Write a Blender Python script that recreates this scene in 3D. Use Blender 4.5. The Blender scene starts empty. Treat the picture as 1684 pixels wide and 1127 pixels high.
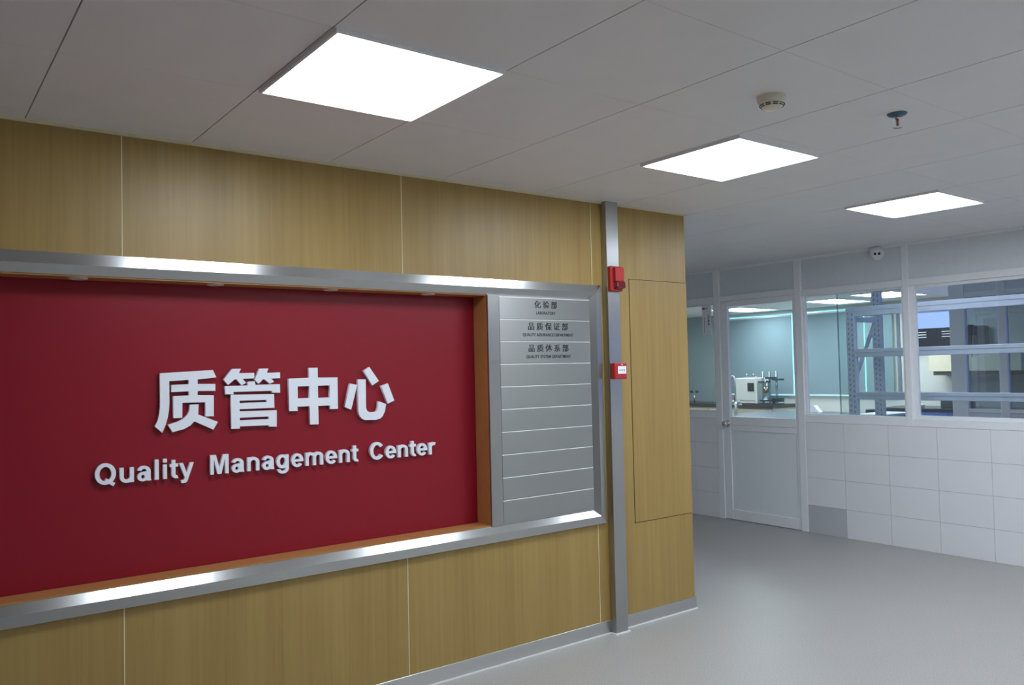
import bpy, bmesh, math, random
from mathutils import Vector, Matrix

# ------------------------------------------------------------------ set-up
S = bpy.context.scene
C = S.collection
random.seed(7)
PI = math.pi
H = 2.587          # ceiling height
PX = 2.67          # front face of the glazed partition
FW = 9.0           # laboratory window wall

cam_d = bpy.data.cameras.new('camera')
cam_d.sensor_width = 36.0
cam_d.sensor_fit = 'HORIZONTAL'
cam_d.lens = 1343.63 / 1684.0 * 36.0
cam_d.clip_start = 0.05
cam = bpy.data.objects.new('camera', cam_d)
C.objects.link(cam)
_R = Vector((0.79879523, -0.60120378, -0.02191351))
_U = Vector((-0.0031802, -0.04064449, 0.99916861))
_F = Vector((0.60159461, 0.79806143, 0.03437857))
_m = Matrix((_R, _U, -_F)).transposed().to_4x4()
_m.translation = Vector((-4.16676, -3.60654, 1.57638))
cam.matrix_world = _m
S.camera = cam

S.view_settings.view_transform = 'Standard'
S.view_settings.look = 'None'
S.view_settings.gamma = 1.0
S.view_settings.use_curve_mapping = False
S.view_settings.exposure = 0.0
LAMP = 20.5        # radiance of the ceiling panels
LAMP_COL = (0.84, 0.93, 1.03)
DAY = 2.3          # daylight outside the laboratory windows
S.cycles.max_bounces = 10
S.cycles.diffuse_bounces = 6
S.cycles.glossy_bounces = 5
S.cycles.transparent_max_bounces = 16
S.cycles.sample_clamp_indirect = 6.0
S.cycles.use_denoising = True

w = bpy.data.worlds.new('overcast_sky')
S.world = w
w.use_nodes = True
bgn = w.node_tree.nodes['Background']
bgn.inputs[0].default_value = (0.62, 0.80, 1.0, 1)
bgn.inputs[1].default_value = DAY


# ------------------------------------------------------------------ helpers
def lin(r, g, b):
    f = lambda v: (v / 255 / 12.92) if v / 255 <= 0.04045 else ((v / 255 + 0.055) / 1.055) ** 2.4
    return (f(r), f(g), f(b), 1)


def new_mat(name):
    m = bpy.data.materials.new(name)
    m.use_nodes = True
    nt = m.node_tree
    return m, nt, nt.nodes['Principled BSDF']


def node(nt, typ, **kw):
    n = nt.nodes.new(typ)
    for k, v in kw.items():
        setattr(n, k, v)
    return n


def plain(name, col, rough=0.5, metal=0.0, var=0.04, scale=30.0, spec=0.5, coat=0.0):
    """slightly mottled procedural paint / metal"""
    m, nt, p = new_mat(name)
    tc = node(nt, 'ShaderNodeTexCoord')
    nz = node(nt, 'ShaderNodeTexNoise')
    nz.inputs['Scale'].default_value = scale
    nz.inputs['Detail'].default_value = 4
    nt.links.new(tc.outputs['Object'], nz.inputs['Vector'])
    rp = node(nt, 'ShaderNodeValToRGB')
    a = [max(0, c * (1 - var)) for c in col[:3]]
    b = [min(1, c * (1 + var)) for c in col[:3]]
    rp.color_ramp.elements[0].color = (*a, 1)
    rp.color_ramp.elements[1].color = (*b, 1)
    rp.color_ramp.elements[0].position = 0.3
    rp.color_ramp.elements[1].position = 0.7
    nt.links.new(nz.outputs['Fac'], rp.inputs['Fac'])
    nt.links.new(rp.outputs['Color'], p.inputs['Base Color'])
    p.inputs['Roughness'].default_value = rough
    p.inputs['Metallic'].default_value = metal
    p.inputs['Specular IOR Level'].default_value = spec
    p.inputs['Coat Weight'].default_value = coat
    return m


def wood_mat(name, c0, c1, rough=0.42):
    m, nt, p = new_mat(name)
    tc = node(nt, 'ShaderNodeTexCoord')
    mp = node(nt, 'ShaderNodeMapping')
    mp.inputs['Scale'].default_value = (55, 55, 1.1)
    nt.links.new(tc.outputs['Object'], mp.inputs['Vector'])
    n1 = node(nt, 'ShaderNodeTexNoise')
    n1.inputs['Scale'].default_value = 1.0
    n1.inputs['Detail'].default_value = 5
    n1.inputs['Roughness'].default_value = 0.65
    nt.links.new(mp.outputs['Vector'], n1.inputs['Vector'])
    mp2 = node(nt, 'ShaderNodeMapping')
    mp2.inputs['Scale'].default_value = (7, 7, 0.35)
    nt.links.new(tc.outputs['Object'], mp2.inputs['Vector'])
    n2 = node(nt, 'ShaderNodeTexNoise')
    n2.inputs['Scale'].default_value = 1.0
    n2.inputs['Detail'].default_value = 3
    nt.links.new(mp2.outputs['Vector'], n2.inputs['Vector'])
    mx = node(nt, 'ShaderNodeMix', data_type='FLOAT')
    mx.inputs[0].default_value = 0.45
    nt.links.new(n1.outputs['Fac'], mx.inputs[2])
    nt.links.new(n2.outputs['Fac'], mx.inputs[3])
    rp = node(nt, 'ShaderNodeValToRGB')
    rp.color_ramp.elements[0].position = 0.36
    rp.color_ramp.elements[1].position = 0.64
    rp.color_ramp.elements[0].color = c0
    rp.color_ramp.elements[1].color = c1
    nt.links.new(mx.outputs[0], rp.inputs['Fac'])
    nt.links.new(rp.outputs['Color'], p.inputs['Base Color'])
    p.inputs['Roughness'].default_value = rough
    bp = node(nt, 'ShaderNodeBump')
    bp.inputs['Strength'].default_value = 0.08
    bp.inputs['Distance'].default_value = 0.002
    nt.links.new(n1.outputs['Fac'], bp.inputs['Height'])
    nt.links.new(bp.outputs['Normal'], p.inputs['Normal'])
    return m


def steel_mat(name, axis='x', col=(0.60, 0.61, 0.62), rough=0.3, aniso=0.75):
    """brushed stainless steel, the brushing running along one axis"""
    m, nt, p = new_mat(name)
    tc = node(nt, 'ShaderNodeTexCoord')
    mp = node(nt, 'ShaderNodeMapping')
    sc = {'x': (3, 700, 700), 'z': (700, 700, 3)}[axis]
    mp.inputs['Scale'].default_value = sc
    nt.links.new(tc.outputs['Object'], mp.inputs['Vector'])
    nz = node(nt, 'ShaderNodeTexNoise')
    nz.inputs['Scale'].default_value = 1.0
    nz.inputs['Detail'].default_value = 3
    nt.links.new(mp.outputs['Vector'], nz.inputs['Vector'])
    rp = node(nt, 'ShaderNodeValToRGB')
    rp.color_ramp.elements[0].color = (*[c * 0.97 for c in col], 1)
    rp.color_ramp.elements[1].color = (*[c * 1.03 for c in col], 1)
    nt.links.new(nz.outputs['Fac'], rp.inputs['Fac'])
    nt.links.new(rp.outputs['Color'], p.inputs['Base Color'])
    p.inputs['Metallic'].default_value = 1.0
    # brushing spreads reflections across the grain
    p.inputs['Anisotropic'].default_value = aniso
    tg = node(nt, 'ShaderNodeCombineXYZ')
    tg.inputs[{'x': 'Z', 'z': 'X'}[axis]].default_value = 1.0
    nt.links.new(tg.outputs[0], p.inputs['Tangent'])
    mr = node(nt, 'ShaderNodeMapRange')
    mr.inputs['To Min'].default_value = rough - 0.05
    mr.inputs['To Max'].default_value = rough + 0.05
    nt.links.new(nz.outputs['Fac'], mr.inputs['Value'])
    nt.links.new(mr.outputs['Result'], p.inputs['Roughness'])
    bp = node(nt, 'ShaderNodeBump')
    bp.inputs['Strength'].default_value = 0.012
    bp.inputs['Distance'].default_value = 0.001
    nt.links.new(nz.outputs['Fac'], bp.inputs['Height'])
    nt.links.new(bp.outputs['Normal'], p.inputs['Normal'])
    return m


def glass_mat(name, tint=(0.93, 0.97, 0.96), base=0.05):
    """clear architectural pane: transparent with a Fresnel-like sheen"""
    m, nt, p = new_mat(name)
    nt.nodes.remove(p)
    out = nt.nodes['Material Output']
    lw = node(nt, 'ShaderNodeLayerWeight')
    lw.inputs['Blend'].default_value = 0.5
    pw = node(nt, 'ShaderNodeMath', operation='POWER')
    pw.inputs[1].default_value = 4.0
    nt.links.new(lw.outputs['Facing'], pw.inputs[0])
    mr = node(nt, 'ShaderNodeMapRange')
    mr.inputs['To Min'].default_value = base
    mr.inputs['To Max'].default_value = 0.9
    nt.links.new(pw.outputs[0], mr.inputs['Value'])
    tr = node(nt, 'ShaderNodeBsdfTransparent')
    tr.inputs['Color'].default_value = (*tint, 1)
    gl = node(nt, 'ShaderNodeBsdfGlossy')
    gl.inputs['Roughness'].default_value = 0.01
    mx = node(nt, 'ShaderNodeMixShader')
    nt.links.new(mr.outputs['Result'], mx.inputs['Fac'])
    nt.links.new(tr.outputs[0], mx.inputs[1])
    nt.links.new(gl.outputs[0], mx.inputs[2])
    nt.links.new(mx.outputs[0], out.inputs['Surface'])
    return m


def emit_mat(name, col, strength):
    m, nt, p = new_mat(name)
    p.inputs['Base Color'].default_value = (0.9, 0.9, 0.9, 1)
    p.inputs['Emission Color'].default_value = (*col, 1)
    p.inputs['Emission Strength'].default_value = strength
    p.inputs['Roughness'].default_value = 0.5
    return m


def cloth_mat(name, col, through):
    """roller blind fabric that lets some daylight through"""
    m, nt, p = new_mat(name)
    nt.nodes.remove(p)
    out = nt.nodes['Material Output']
    tc = node(nt, 'ShaderNodeTexCoord')
    nz = node(nt, 'ShaderNodeTexNoise')
    nz.inputs['Scale'].default_value = 1.3
    nt.links.new(tc.outputs['Object'], nz.inputs['Vector'])
    rp = node(nt, 'ShaderNodeValToRGB')
    rp.color_ramp.elements[0].color = (*[c * 0.88 for c in col[:3]], 1)
    rp.color_ramp.elements[1].color = col
    nt.links.new(nz.outputs['Fac'], rp.inputs['Fac'])
    d = node(nt, 'ShaderNodeBsdfDiffuse')
    t = node(nt, 'ShaderNodeBsdfTranslucent')
    nt.links.new(rp.outputs['Color'], d.inputs['Color'])
    nt.links.new(rp.outputs['Color'], t.inputs['Color'])
    mx = node(nt, 'ShaderNodeMixShader')
    mx.inputs['Fac'].default_value = through
    nt.links.new(d.outputs[0], mx.inputs[1])
    nt.links.new(t.outputs[0], mx.inputs[2])
    nt.links.new(mx.outputs[0], out.inputs['Surface'])
    return m


class MB:
    """collects shapes into one mesh"""

    def __init__(self):
        self.bm = bmesh.new()

    def box(self, x0, x1, y0, y1, z0, z1, mi=0, bev=0.0, seg=1):
        r = bmesh.ops.create_cube(self.bm, size=1.0)
        vs = r['verts']
        for v in vs:
            v.co = Vector((x0 + (v.co.x + .5) * (x1 - x0), y0 + (v.co.y + .5) * (y1 - y0), z0 + (v.co.z + .5) * (z1 - z0)))
        fs = set(f for v in vs for f in v.link_faces)
        for f in fs:
            f.material_index = mi
        if bev:
            es = list(set(e for v in vs for e in v.link_edges))
            bmesh.ops.bevel(self.bm, geom=es, offset=bev, segments=seg, affect='EDGES', profile=0.5, material=-1)
        return self

    def cyl(self, p0, p1, r0, r1=None, n=24, mi=0):
        r1 = r0 if r1 is None else r1
        p0, p1 = Vector(p0), Vector(p1)
        d = p1 - p0
        q = d.to_track_quat('Z', 'Y').to_matrix().to_4x4()
        M = Matrix.Translation((p0 + p1) / 2) @ q
        r = bmesh.ops.create_cone(self.bm, cap_ends=True, segments=n, radius1=r0, radius2=r1, depth=d.length, matrix=M)
        for f in set(f for v in r['verts'] for f in v.link_faces):
            f.material_index = mi
            f.smooth = len(f.verts) == 4
        return self

    def lathe(self, prof, o=(0, 0, 0), axis=(0, 0, 1), n=40, mi=0):
        """prof = [(radius, height)...] turned about axis"""
        o = Vector(o)
        q = Vector(axis).to_track_quat('Z', 'Y').to_matrix()
        rings = []
        for r, h in prof:
            if r < 1e-6:
                rings.append([self.bm.verts.new(o + q @ Vector((0, 0, h)))])
            else:
                rings.append([self.bm.verts.new(o + q @ Vector((r * math.cos(2 * PI * k / n), r * math.sin(2 * PI * k / n), h))) for k in range(n)])
        for a, b in zip(rings, rings[1:]):
            for k in range(n):
                k2 = (k + 1) % n
                vs = [a[k % len(a)], a[k2 % len(a)], b[k2 % len(b)], b[k % len(b)]]
                u = []
                for v in vs:
                    if v not in u:
                        u.append(v)
                if len(u) > 2:
                    f = self.bm.faces.new(u)
                    f.smooth = True
                    f.material_index = mi
        return self

    def tube(self, pts, r, n=12, mi=0):
        pts = [Vector(p) for p in pts]
        rings = []
        up = Vector((0.123, 0.99, 0.05)).normalized()
        for i, p in enumerate(pts):
            d = (pts[min(i + 1, len(pts) - 1)] - pts[max(i - 1, 0)]).normalized()
            a = d.cross(up).normalized()
            b = d.cross(a).normalized()
            rings.append([self.bm.verts.new(p + a * r * math.cos(2 * PI * k / n) + b * r * math.sin(2 * PI * k / n)) for k in range(n)])
        for a, b in zip(rings, rings[1:]):
            for k in range(n):
                f = self.bm.faces.new([a[k], a[(k + 1) % n], b[(k + 1) % n], b[k]])
                f.smooth = True
                f.material_index = mi
        for rg in (rings[0][::-1], rings[-1]):
            self.bm.faces.new(rg).material_index = mi
        return self

    def prism(self, pts, d, mi=0):
        """closed outline (list of 3-D points) extruded by vector d"""
        a = [self.bm.verts.new(p) for p in pts]
        b = [self.bm.verts.new(Vector(p) + Vector(d)) for p in pts]
        n = len(a)
        fs = [self.bm.faces.new(a[::-1]), self.bm.faces.new(b)]
        for k in range(n):
            fs.append(self.bm.faces.new([a[k], a[(k + 1) % n], b[(k + 1) % n], b[k]]))
        for f in fs:
            f.material_index = mi
        return self

    def skin(self, A, B, mi=0):
        """two matching outlines joined into a solid"""
        a = [self.bm.verts.new(p) for p in A]
        b = [self.bm.verts.new(p) for p in B]
        n = len(a)
        fs = [self.bm.faces.new(a[::-1]), self.bm.faces.new(b)]
        for k in range(n):
            fs.append(self.bm.faces.new([a[k], a[(k + 1) % n], b[(k + 1) % n], b[k]]))
        for f in fs:
            f.material_index = mi
        return self

    def build(self, name, mats, parent=None, loc=None):
        """loc (world) becomes the object's origin"""
        bmesh.ops.recalc_face_normals(self.bm, faces=self.bm.faces[:])
        org = Vector(loc) if loc is not None else Vector((0, 0, 0))
        if parent is not None:
            org = parent_org(parent)
        bmesh.ops.translate(self.bm, verts=self.bm.verts[:], vec=-org)
        me = bpy.data.meshes.new(name)
        self.bm.to_mesh(me)
        self.bm.free()
        for mm in (mats if isinstance(mats, (list, tuple)) else [mats]):
            me.materials.append(mm)
        o = bpy.data.objects.new(name, me)
        C.objects.link(o)
        if parent is not None:
            o.parent = parent
        else:
            o.location = org
        return o


def parent_org(o):
    v = Vector((0, 0, 0))
    while o is not None:
        v += o.location
        o = o.parent
    return v


def tag(o, label, cat, group=None, kind=None):
    o['label'] = label
    o['category'] = cat
    if group:
        o['group'] = group
    if kind:
        o['kind'] = kind
    return o


def thing(name, label, cat, loc, group=None):
    o = bpy.data.objects.new(name, None)
    o.empty_display_size = 0.05
    C.objects.link(o)
    o.location = loc
    return tag(o, label, cat, group)


def struct(o):
    o['kind'] = 'structure'
    return o


def outline_mesh(name, polys, y0, y1, mat, parent):
    """flat outlines in the x-z plane (first lists outer, holes allowed), given thickness y0..y1"""
    cu = bpy.data.curves.new(name, 'CURVE')
    cu.dimensions = '2D'
    cu.fill_mode = 'BOTH'
    cu.extrude = abs(y1 - y0) / 2
    for pl in polys:
        sp = cu.splines.new('POLY')
        sp.points.add(len(pl) - 1)
        for k, (x, z) in enumerate(pl):
            sp.points[k].co = (x, z, 0, 1)
        sp.use_cyclic_u = True
    return curve_to_mesh(name, cu, Matrix.Translation((0, (y0 + y1) / 2, 0)) @ Matrix.Rotation(PI / 2, 4, 'X'), mat, parent)


def curve_to_mesh(name, cu, M, mat, parent):
    tmp = bpy.data.objects.new('tmp', cu)
    C.objects.link(tmp)
    dg = bpy.context.evaluated_depsgraph_get()
    me = bpy.data.meshes.new_from_object(tmp.evaluated_get(dg))
    bpy.data.objects.remove(tmp)
    me.name = name
    org = parent_org(parent) if parent is not None else Vector((0, 0, 0))
    me.transform(Matrix.Translation(-org) @ M)
    me.materials.clear()
    me.materials.append(mat)
    o = bpy.data.objects.new(name, me)
    C.objects.link(o)
    o.parent = parent
    return o


def text_curve(body, size, offset=0.0, extrude=0.0, align='LEFT', spacing=1.0):
    cu = bpy.data.curves.new('txt', 'FONT')
    cu.body = body
    cu.size = size
    cu.offset = offset
    cu.extrude = extrude
    cu.align_x = align
    cu.space_character = spacing
    cu.resolution_u = 6
    return cu


def text_bounds(cu):
    tmp = bpy.data.objects.new('tmp', cu)
    C.objects.link(tmp)
    dg = bpy.context.evaluated_depsgraph_get()
    me = bpy.data.meshes.new_from_object(tmp.evaluated_get(dg))
    xs = [v.co.x for v in me.vertices]
    ys = [v.co.y for v in me.vertices]
    bpy.data.objects.remove(tmp)
    bpy.data.meshes.remove(me)
    return min(xs), max(xs), min(ys), max(ys)


# ------------------------------------------------------------------ materials
M_wood = wood_mat('oak_veneer', lin(152, 123, 66), lin(169, 141, 82))
M_lining = plain('orange_lining', lin(176, 118, 68), 0.5, var=0.05)
M_seam = plain('seam_filler', lin(215, 205, 170), 0.6)
M_red = plain('red_panel', lin(138, 17, 35), 0.36, var=0.02, scale=200, spec=0.32)
M_letter = plain('white_acrylic', lin(236, 238, 245), 0.35, var=0.01)
M_steel_x = steel_mat('steel_brushed_long', 'x', col=(0.50, 0.505, 0.50), rough=0.25)
M_steel_z = steel_mat('steel_brushed_tall', 'z', col=(0.47, 0.475, 0.47), rough=0.32)
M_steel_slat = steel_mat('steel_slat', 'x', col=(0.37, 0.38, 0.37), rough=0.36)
M_lip_glint = plain('painted_lip_glint', (0.85, 0.86, 0.86, 1), 0.45, metal=0.4)  # pale colour stands in for lamp light on the slat lips
M_steel_base = steel_mat('steel_skirting', 'x', col=(0.55, 0.55, 0.54), rough=0.38)
M_black = plain('black_print', lin(28, 30, 36), 0.5)
M_dark_gap = plain('dark_gap', lin(45, 34, 20), 0.8)
M_ceil = plain('ceiling_tile', lin(233, 231, 231), 0.45, var=0.015, scale=6)
M_ceil_gap = plain('ceiling_gap', lin(120, 112, 110), 0.8)
M_white_al = plain('white_aluminium', lin(240, 242, 246), 0.35, var=0.015)
M_panel = plain('white_board', lin(221, 227, 233), 0.3, var=0.02)
M_doorpanel = plain('door_board', lin(236, 241, 246), 0.35, var=0.01)
M_tile = plain('wall_tile', lin(238, 238, 242), 0.25, var=0.012, scale=3)
M_tile_grey = plain('grey_wall_tile', lin(196, 198, 204), 0.3, var=0.012)
M_grout = plain('grout', lin(170, 168, 170), 0.8)
M_glass = glass_mat('clear_glass', base=0.08)
M_glass_inner = glass_mat('inner_glass', tint=(0.60, 0.68, 0.74), base=0.14)
M_glass_green = glass_mat('green_window_glass', tint=(0.72, 0.98, 0.95))
M_caulk = plain('white_caulk', lin(230, 230, 228), 0.6)
M_beige = plain('beige_plastic', lin(225, 220, 200), 0.45)
M_chrome = plain('chrome', (0.72, 0.70, 0.70, 1), 0.12, metal=1.0, var=0.02)
M_blueplate = plain('blue_escutcheon', lin(70, 105, 130), 0.3, metal=0.5)
M_bulb = plain('red_bulb', lin(190, 70, 60), 0.2)
M_fire = plain('fire_red', lin(172, 36, 34), 0.4, var=0.03)
M_fire_dark = plain('fire_dark_red', lin(120, 14, 20), 0.25, var=0.05)
M_lens_red = plain('strobe_lens', lin(110, 12, 34), 0.1, var=0.1, coat=0.5)
M_label = plain('white_label', lin(240, 238, 244), 0.5, var=0.01)
M_lamp = emit_mat('lamp_diffuser', LAMP_COL, LAMP)
M_lamp_frame = plain('lamp_frame', lin(240, 240, 242), 0.35)
M_spot = plain('spotlight_rim', lin(205, 198, 190), 0.35)
M_spot_in = plain('spotlight_glass', lin(180, 172, 166), 0.2)
M_wall = plain('painted_wall', lin(222, 222, 218), 0.6)
M_lab_wall = plain('lab_wall', lin(206, 208, 202), 0.6)
M_blind = cloth_mat('roller_blind', lin(148, 170, 177), 0.15)
M_rack = plain('rack_enamel', lin(216, 222, 244), 0.35)
M_rack_hole = plain('rack_hole', lin(120, 132, 168), 0.7)
M_bench_top = plain('bench_top', lin(96, 106, 112), 0.3, var=0.1)
M_bench_dark = plain('bench_edge', lin(66, 64, 66), 0.4)
M_cream = plain('cream_laminate', lin(222, 214, 188), 0.5)
M_blue = plain('blue_laminate', lin(88, 116, 196), 0.45)
M_darkpanel = plain('dark_panel', lin(30, 32, 44), 0.25)
M_clamp = plain('dark_clamp', lin(40, 56, 66), 0.5)
M_instr = plain('instrument_white', lin(226, 228, 222), 0.45)
M_display = plain('instrument_display', lin(52, 60, 56), 0.3, var=0.3, scale=60)
M_amber = plain('amber_liquid', lin(176, 140, 60), 0.2)
M_brown = plain('brown_glass', lin(120, 70, 50), 0.2)
M_tubeglass = glass_mat('apparatus_glass', tint=(0.62, 0.72, 0.76), base=0.2)
M_frost = glass_mat('daylight_tinted_glass', tint=(0.60, 0.64, 1.0))  # blue of the daylight put into the pane tint


def floor_mat():
    m, nt, p = new_mat('vinyl_floor')
    tc = node(nt, 'ShaderNodeTexCoord')
    n1 = node(nt, 'ShaderNodeTexNoise')
    n1.inputs['Scale'].default_value = 130
    n1.inputs['Detail'].default_value = 3
    n2 = node(nt, 'ShaderNodeTexNoise')
    n2.inputs['Scale'].default_value = 2.2
    n2.inputs['Detail'].default_value = 5
    for n in (n1, n2):
        nt.links.new(tc.outputs['Object'], n.inputs['Vector'])
    rp = node(nt, 'ShaderNodeValToRGB')
    rp.color_ramp.elements[0].position = 0.35
    rp.color_ramp.elements[1].position = 0.68
    rp.color_ramp.elements[0].color = lin(162, 159, 155)
    rp.color_ramp.elements[1].color = lin(184, 182, 178)
    nt.links.new(n1.outputs['Fac'], rp.inputs['Fac'])
    r2 = node(nt, 'ShaderNodeValToRGB')
    r2.color_ramp.elements[0].color = (0.92, 0.92, 0.92, 1)
    r2.color_ramp.elements[1].color = (1, 1, 1, 1)
    nt.links.new(n2.outputs['Fac'], r2.inputs['Fac'])
    mx = node(nt, 'ShaderNodeMix', data_type='RGBA', blend_type='MULTIPLY')
    mx.inputs[0].default_value = 1.0
    nt.links.new(rp.outputs['Color'], mx.inputs[6])
    nt.links.new(r2.outputs['Color'], mx.inputs[7])
    nt.links.new(mx.outputs[2], p.inputs['Base Color'])
    mr = node(nt, 'ShaderNodeMapRange')
    mr.inputs['To Min'].default_value = 0.32
    mr.inputs['To Max'].default_value = 0.46
    nt.links.new(n2.outputs['Fac'], mr.inputs['Value'])
    nt.links.new(mr.outputs['Result'], p.inputs['Roughness'])
    return m


M_floor = floor_mat()

# ------------------------------------------------------------------ room shell
XL, YB, YT = -7.0, -6.5, 8.2
YR = -3.6
struct(MB().box(XL - .2, FW + .3, YB - .2, YT + .2, -0.1, 0).build('floor', M_floor))

# corridor ceiling: metal tiles with narrow joints under a slab
gx = [XL, -6.30, -5.67, -5.04, -4.405, -3.775, -3.155, -2.527, -1.89, -1.232, -0.598, 0.045, 0.735, 1.363, 2.0, PX + .06]
gy = [YB, -5.88, -5.24, -4.61, -3.97, -3.34, -2.70, -2.07, -1.435, -0.795, -0.118, 0.0]
gy2 = gy + [0.62, 1.25, 1.88, 2.51, 3.14, 3.77, 4.4, YT]
m = MB()
m.box(XL, PX + .06, YB, YT, H + .012, H + .1, mi=1)
for i in range(len(gx) - 1):
    yy = gy2 if gx[i] >= -0.1 else gy
    for j in range(len(yy) - 1):
        m.box(gx[i] + .0022, gx[i + 1] - .0022, yy[j] + .0007, yy[j + 1] - .0007, H, H + .013)
struct(m.build('ceiling', [M_ceil, M_ceil_gap]))
struct(MB().box(PX + .06, FW + .3, -3.8, YT, H, H + .1).box(PX + .06, PX + .3, YB, -3.8, H, H + .1).build('ceiling.001', M_ceil))

# wood-veneered wall with the display recess
RX, RZ0, RZ1, RD = -1.615, 0.745, 1.99, 0.12      # recess right edge, bottom, top, depth
m = MB()
m.box(XL, 0, 0, .3, 0, RZ0)
m.box(XL, 0, 0, .3, RZ1, H)
m.box(RX, 0, 0, .3, RZ0, RZ1)
m.box(XL, RX, RD + .02, .3, RZ0, RZ1)
m.box(XL, -5.7, 0, RD + .02, RZ0, RZ1)
struct(m.build('wall_front', M_wood))
struct(MB().box(XL - .2, XL, YB, .3, 0, H).build('wall_left', M_wall))
struct(MB().box(XL - .2, PX + .3, YB - .2, YB, 0, H).build('wall_back', M_wall))
struct(MB().box(PX + .3, FW + .3, YR - .2, YR, 0, .9).box(PX + .3, FW + .3, YR - .2, YR, 2.4, H).box(PX + .3, 3.6, YR - .2, YR, .9, 2.4).box(8.4, FW + .3, YR - .2, YR, .9, 2.4).build('wall_back.001', M_lab_wall))
struct(MB().box(3.6, 8.4, YR - .1, YR - .094, .9, 2.4).build('window_20', M_frost))  # unseen side window, added to bring blue light into the laboratory
struct(MB().box(XL - .2, FW + .3, YT, YT + .2, 0, H).build('wall_far', M_lab_wall))
struct(MB().box(-.3, 0, .3, YT, 0, H).build('wall_corridor', M_wall))

# recess lining
t = 1
for b in ((-5.7, RX, 0.001, RD, RZ0 - .0005, RZ0 + .004), (-5.7, RX, 0.001, RD, RZ1 - .004, RZ1 + .0005),
          (RX - .004, RX + .0005, 0.001, RD, RZ0 + .004, RZ1 - .004), (-5.7, -5.696, 0.001, RD, RZ0 + .004, RZ1 - .004)):
    struct(MB().box(*b).build('trim_%d' % t, M_lining))
    t += 1
# light joints between the veneer sheets, above and below the display
for sx in (-4.75, -3.432, -2.130, -0.838):
    for z0, z1 in ((0.078, 0.656), (2.076, H - .012)):
        struct(MB().box(sx - .0022, sx + .0022, -.0012, .001, z0, z1).build('trim_%d' % t, M_seam))
        t += 1
# cream angle under the ceiling and the caulk line on the floor
struct(MB().box(XL, 0.004, -.010, 0, H - .012, H).build('trim_%d' % t, M_seam)); t += 1
# stainless skirting
struct(MB().box(XL, 0.008, -.008, 0, 0.006, 0.078, bev=.0015).box(0, .008, 0, .3, 0.006, .078).build('baseboard_front', M_steel_base))
struct(MB().box(XL, 0.014, -.014, .0, 0, 0.006).box(-.767, -.651, -.062, -.008, 0, .006).build('trim_%d' % t, M_caulk)); t += 1

# ------------------------------------------------------------------ display sign
def rail_profile(s):
    """(offset towards the opening, depth) of the frame section"""
    return [(0, 0.0), (0, -.022), (.046, -.030), (.083, -.004), (.083, 0.0)]


FX0, FX1, FZ0, FZ1 = -5.78, -0.789, 0.659, 2.075
fr = thing('sign_frame', 'long stainless steel frame with angled faces around the red sign and the directory', 'frame', (-3.3, 0, FZ0))
P = rail_profile(1)


def rail(side):
    A, B = [], []
    for o, d in P:
        if side == 'top':
            A.append((FX0 + o, d, FZ1 - o)); B.append((FX1 - o, d, FZ1 - o))
        elif side == 'bottom':
            A.append((FX0 + o, d, FZ0 + o)); B.append((FX1 - o, d, FZ0 + o))
        elif side == 'right':
            A.append((FX1 - o, d, FZ0 + o)); B.append((FX1 - o, d, FZ1 - o))
        else:
            A.append((FX0 + o, d, FZ0 + o)); B.append((FX0 + o, d, FZ1 - o))
    return MB().skin(A, B)


rail('top').build('top_rail', M_steel_x, fr)
rail('bottom').build('bottom_rail', M_steel_x, fr)
rail('right').build('side_rail', M_steel_z, fr)
rail('left').build('side_rail', M_steel_z, fr)

sg = thing('wall_sign', 'large red wall sign with raised white lettering, set back inside the steel frame', 'sign', (-3.3, RD, RZ0))
MB().box(-5.695, RX - .005, RD, RD + .018, RZ0 + .005, RZ1 - .005).build('backing_panel', M_red, sg)
YF0, YF1 = RD - .004, RD - .022
ZHI = [[(-3.266,1.598),(-3.043,1.608),(-3.028,1.575),(-3.109,1.568),(-3.109,1.548),(-3.033,1.546),(-3.033,1.515),(-3.109,1.517),(-3.11,1.499),(-3.04,1.496),(-3.041,1.403),(-3.077,1.404),(-3.077,1.466),(-3.174,1.468),(-3.175,1.403),(-3.212,1.403),(-3.212,1.498),(-3.147,1.499),(-3.147,1.517),(-3.22,1.516),(-3.219,1.547),(-3.147,1.548),(-3.147,1.567),(-3.228,1.563),(-3.228,1.469),(-3.23,1.438),(-3.235,1.408),(-3.243,1.378),(-3.258,1.343),(-3.288,1.372),(-3.276,1.396),(-3.269,1.426),(-3.266,1.457)],[(-3.143,1.458),(-3.105,1.458),(-3.107,1.436),(-3.108,1.414),(-3.023,1.377),(-3.043,1.344),(-3.124,1.385),(-3.141,1.368),(-3.168,1.354),(-3.216,1.343),(-3.234,1.376),(-3.194,1.387),(-3.169,1.399),(-3.154,1.414),(-3.145,1.434)]]
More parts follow.
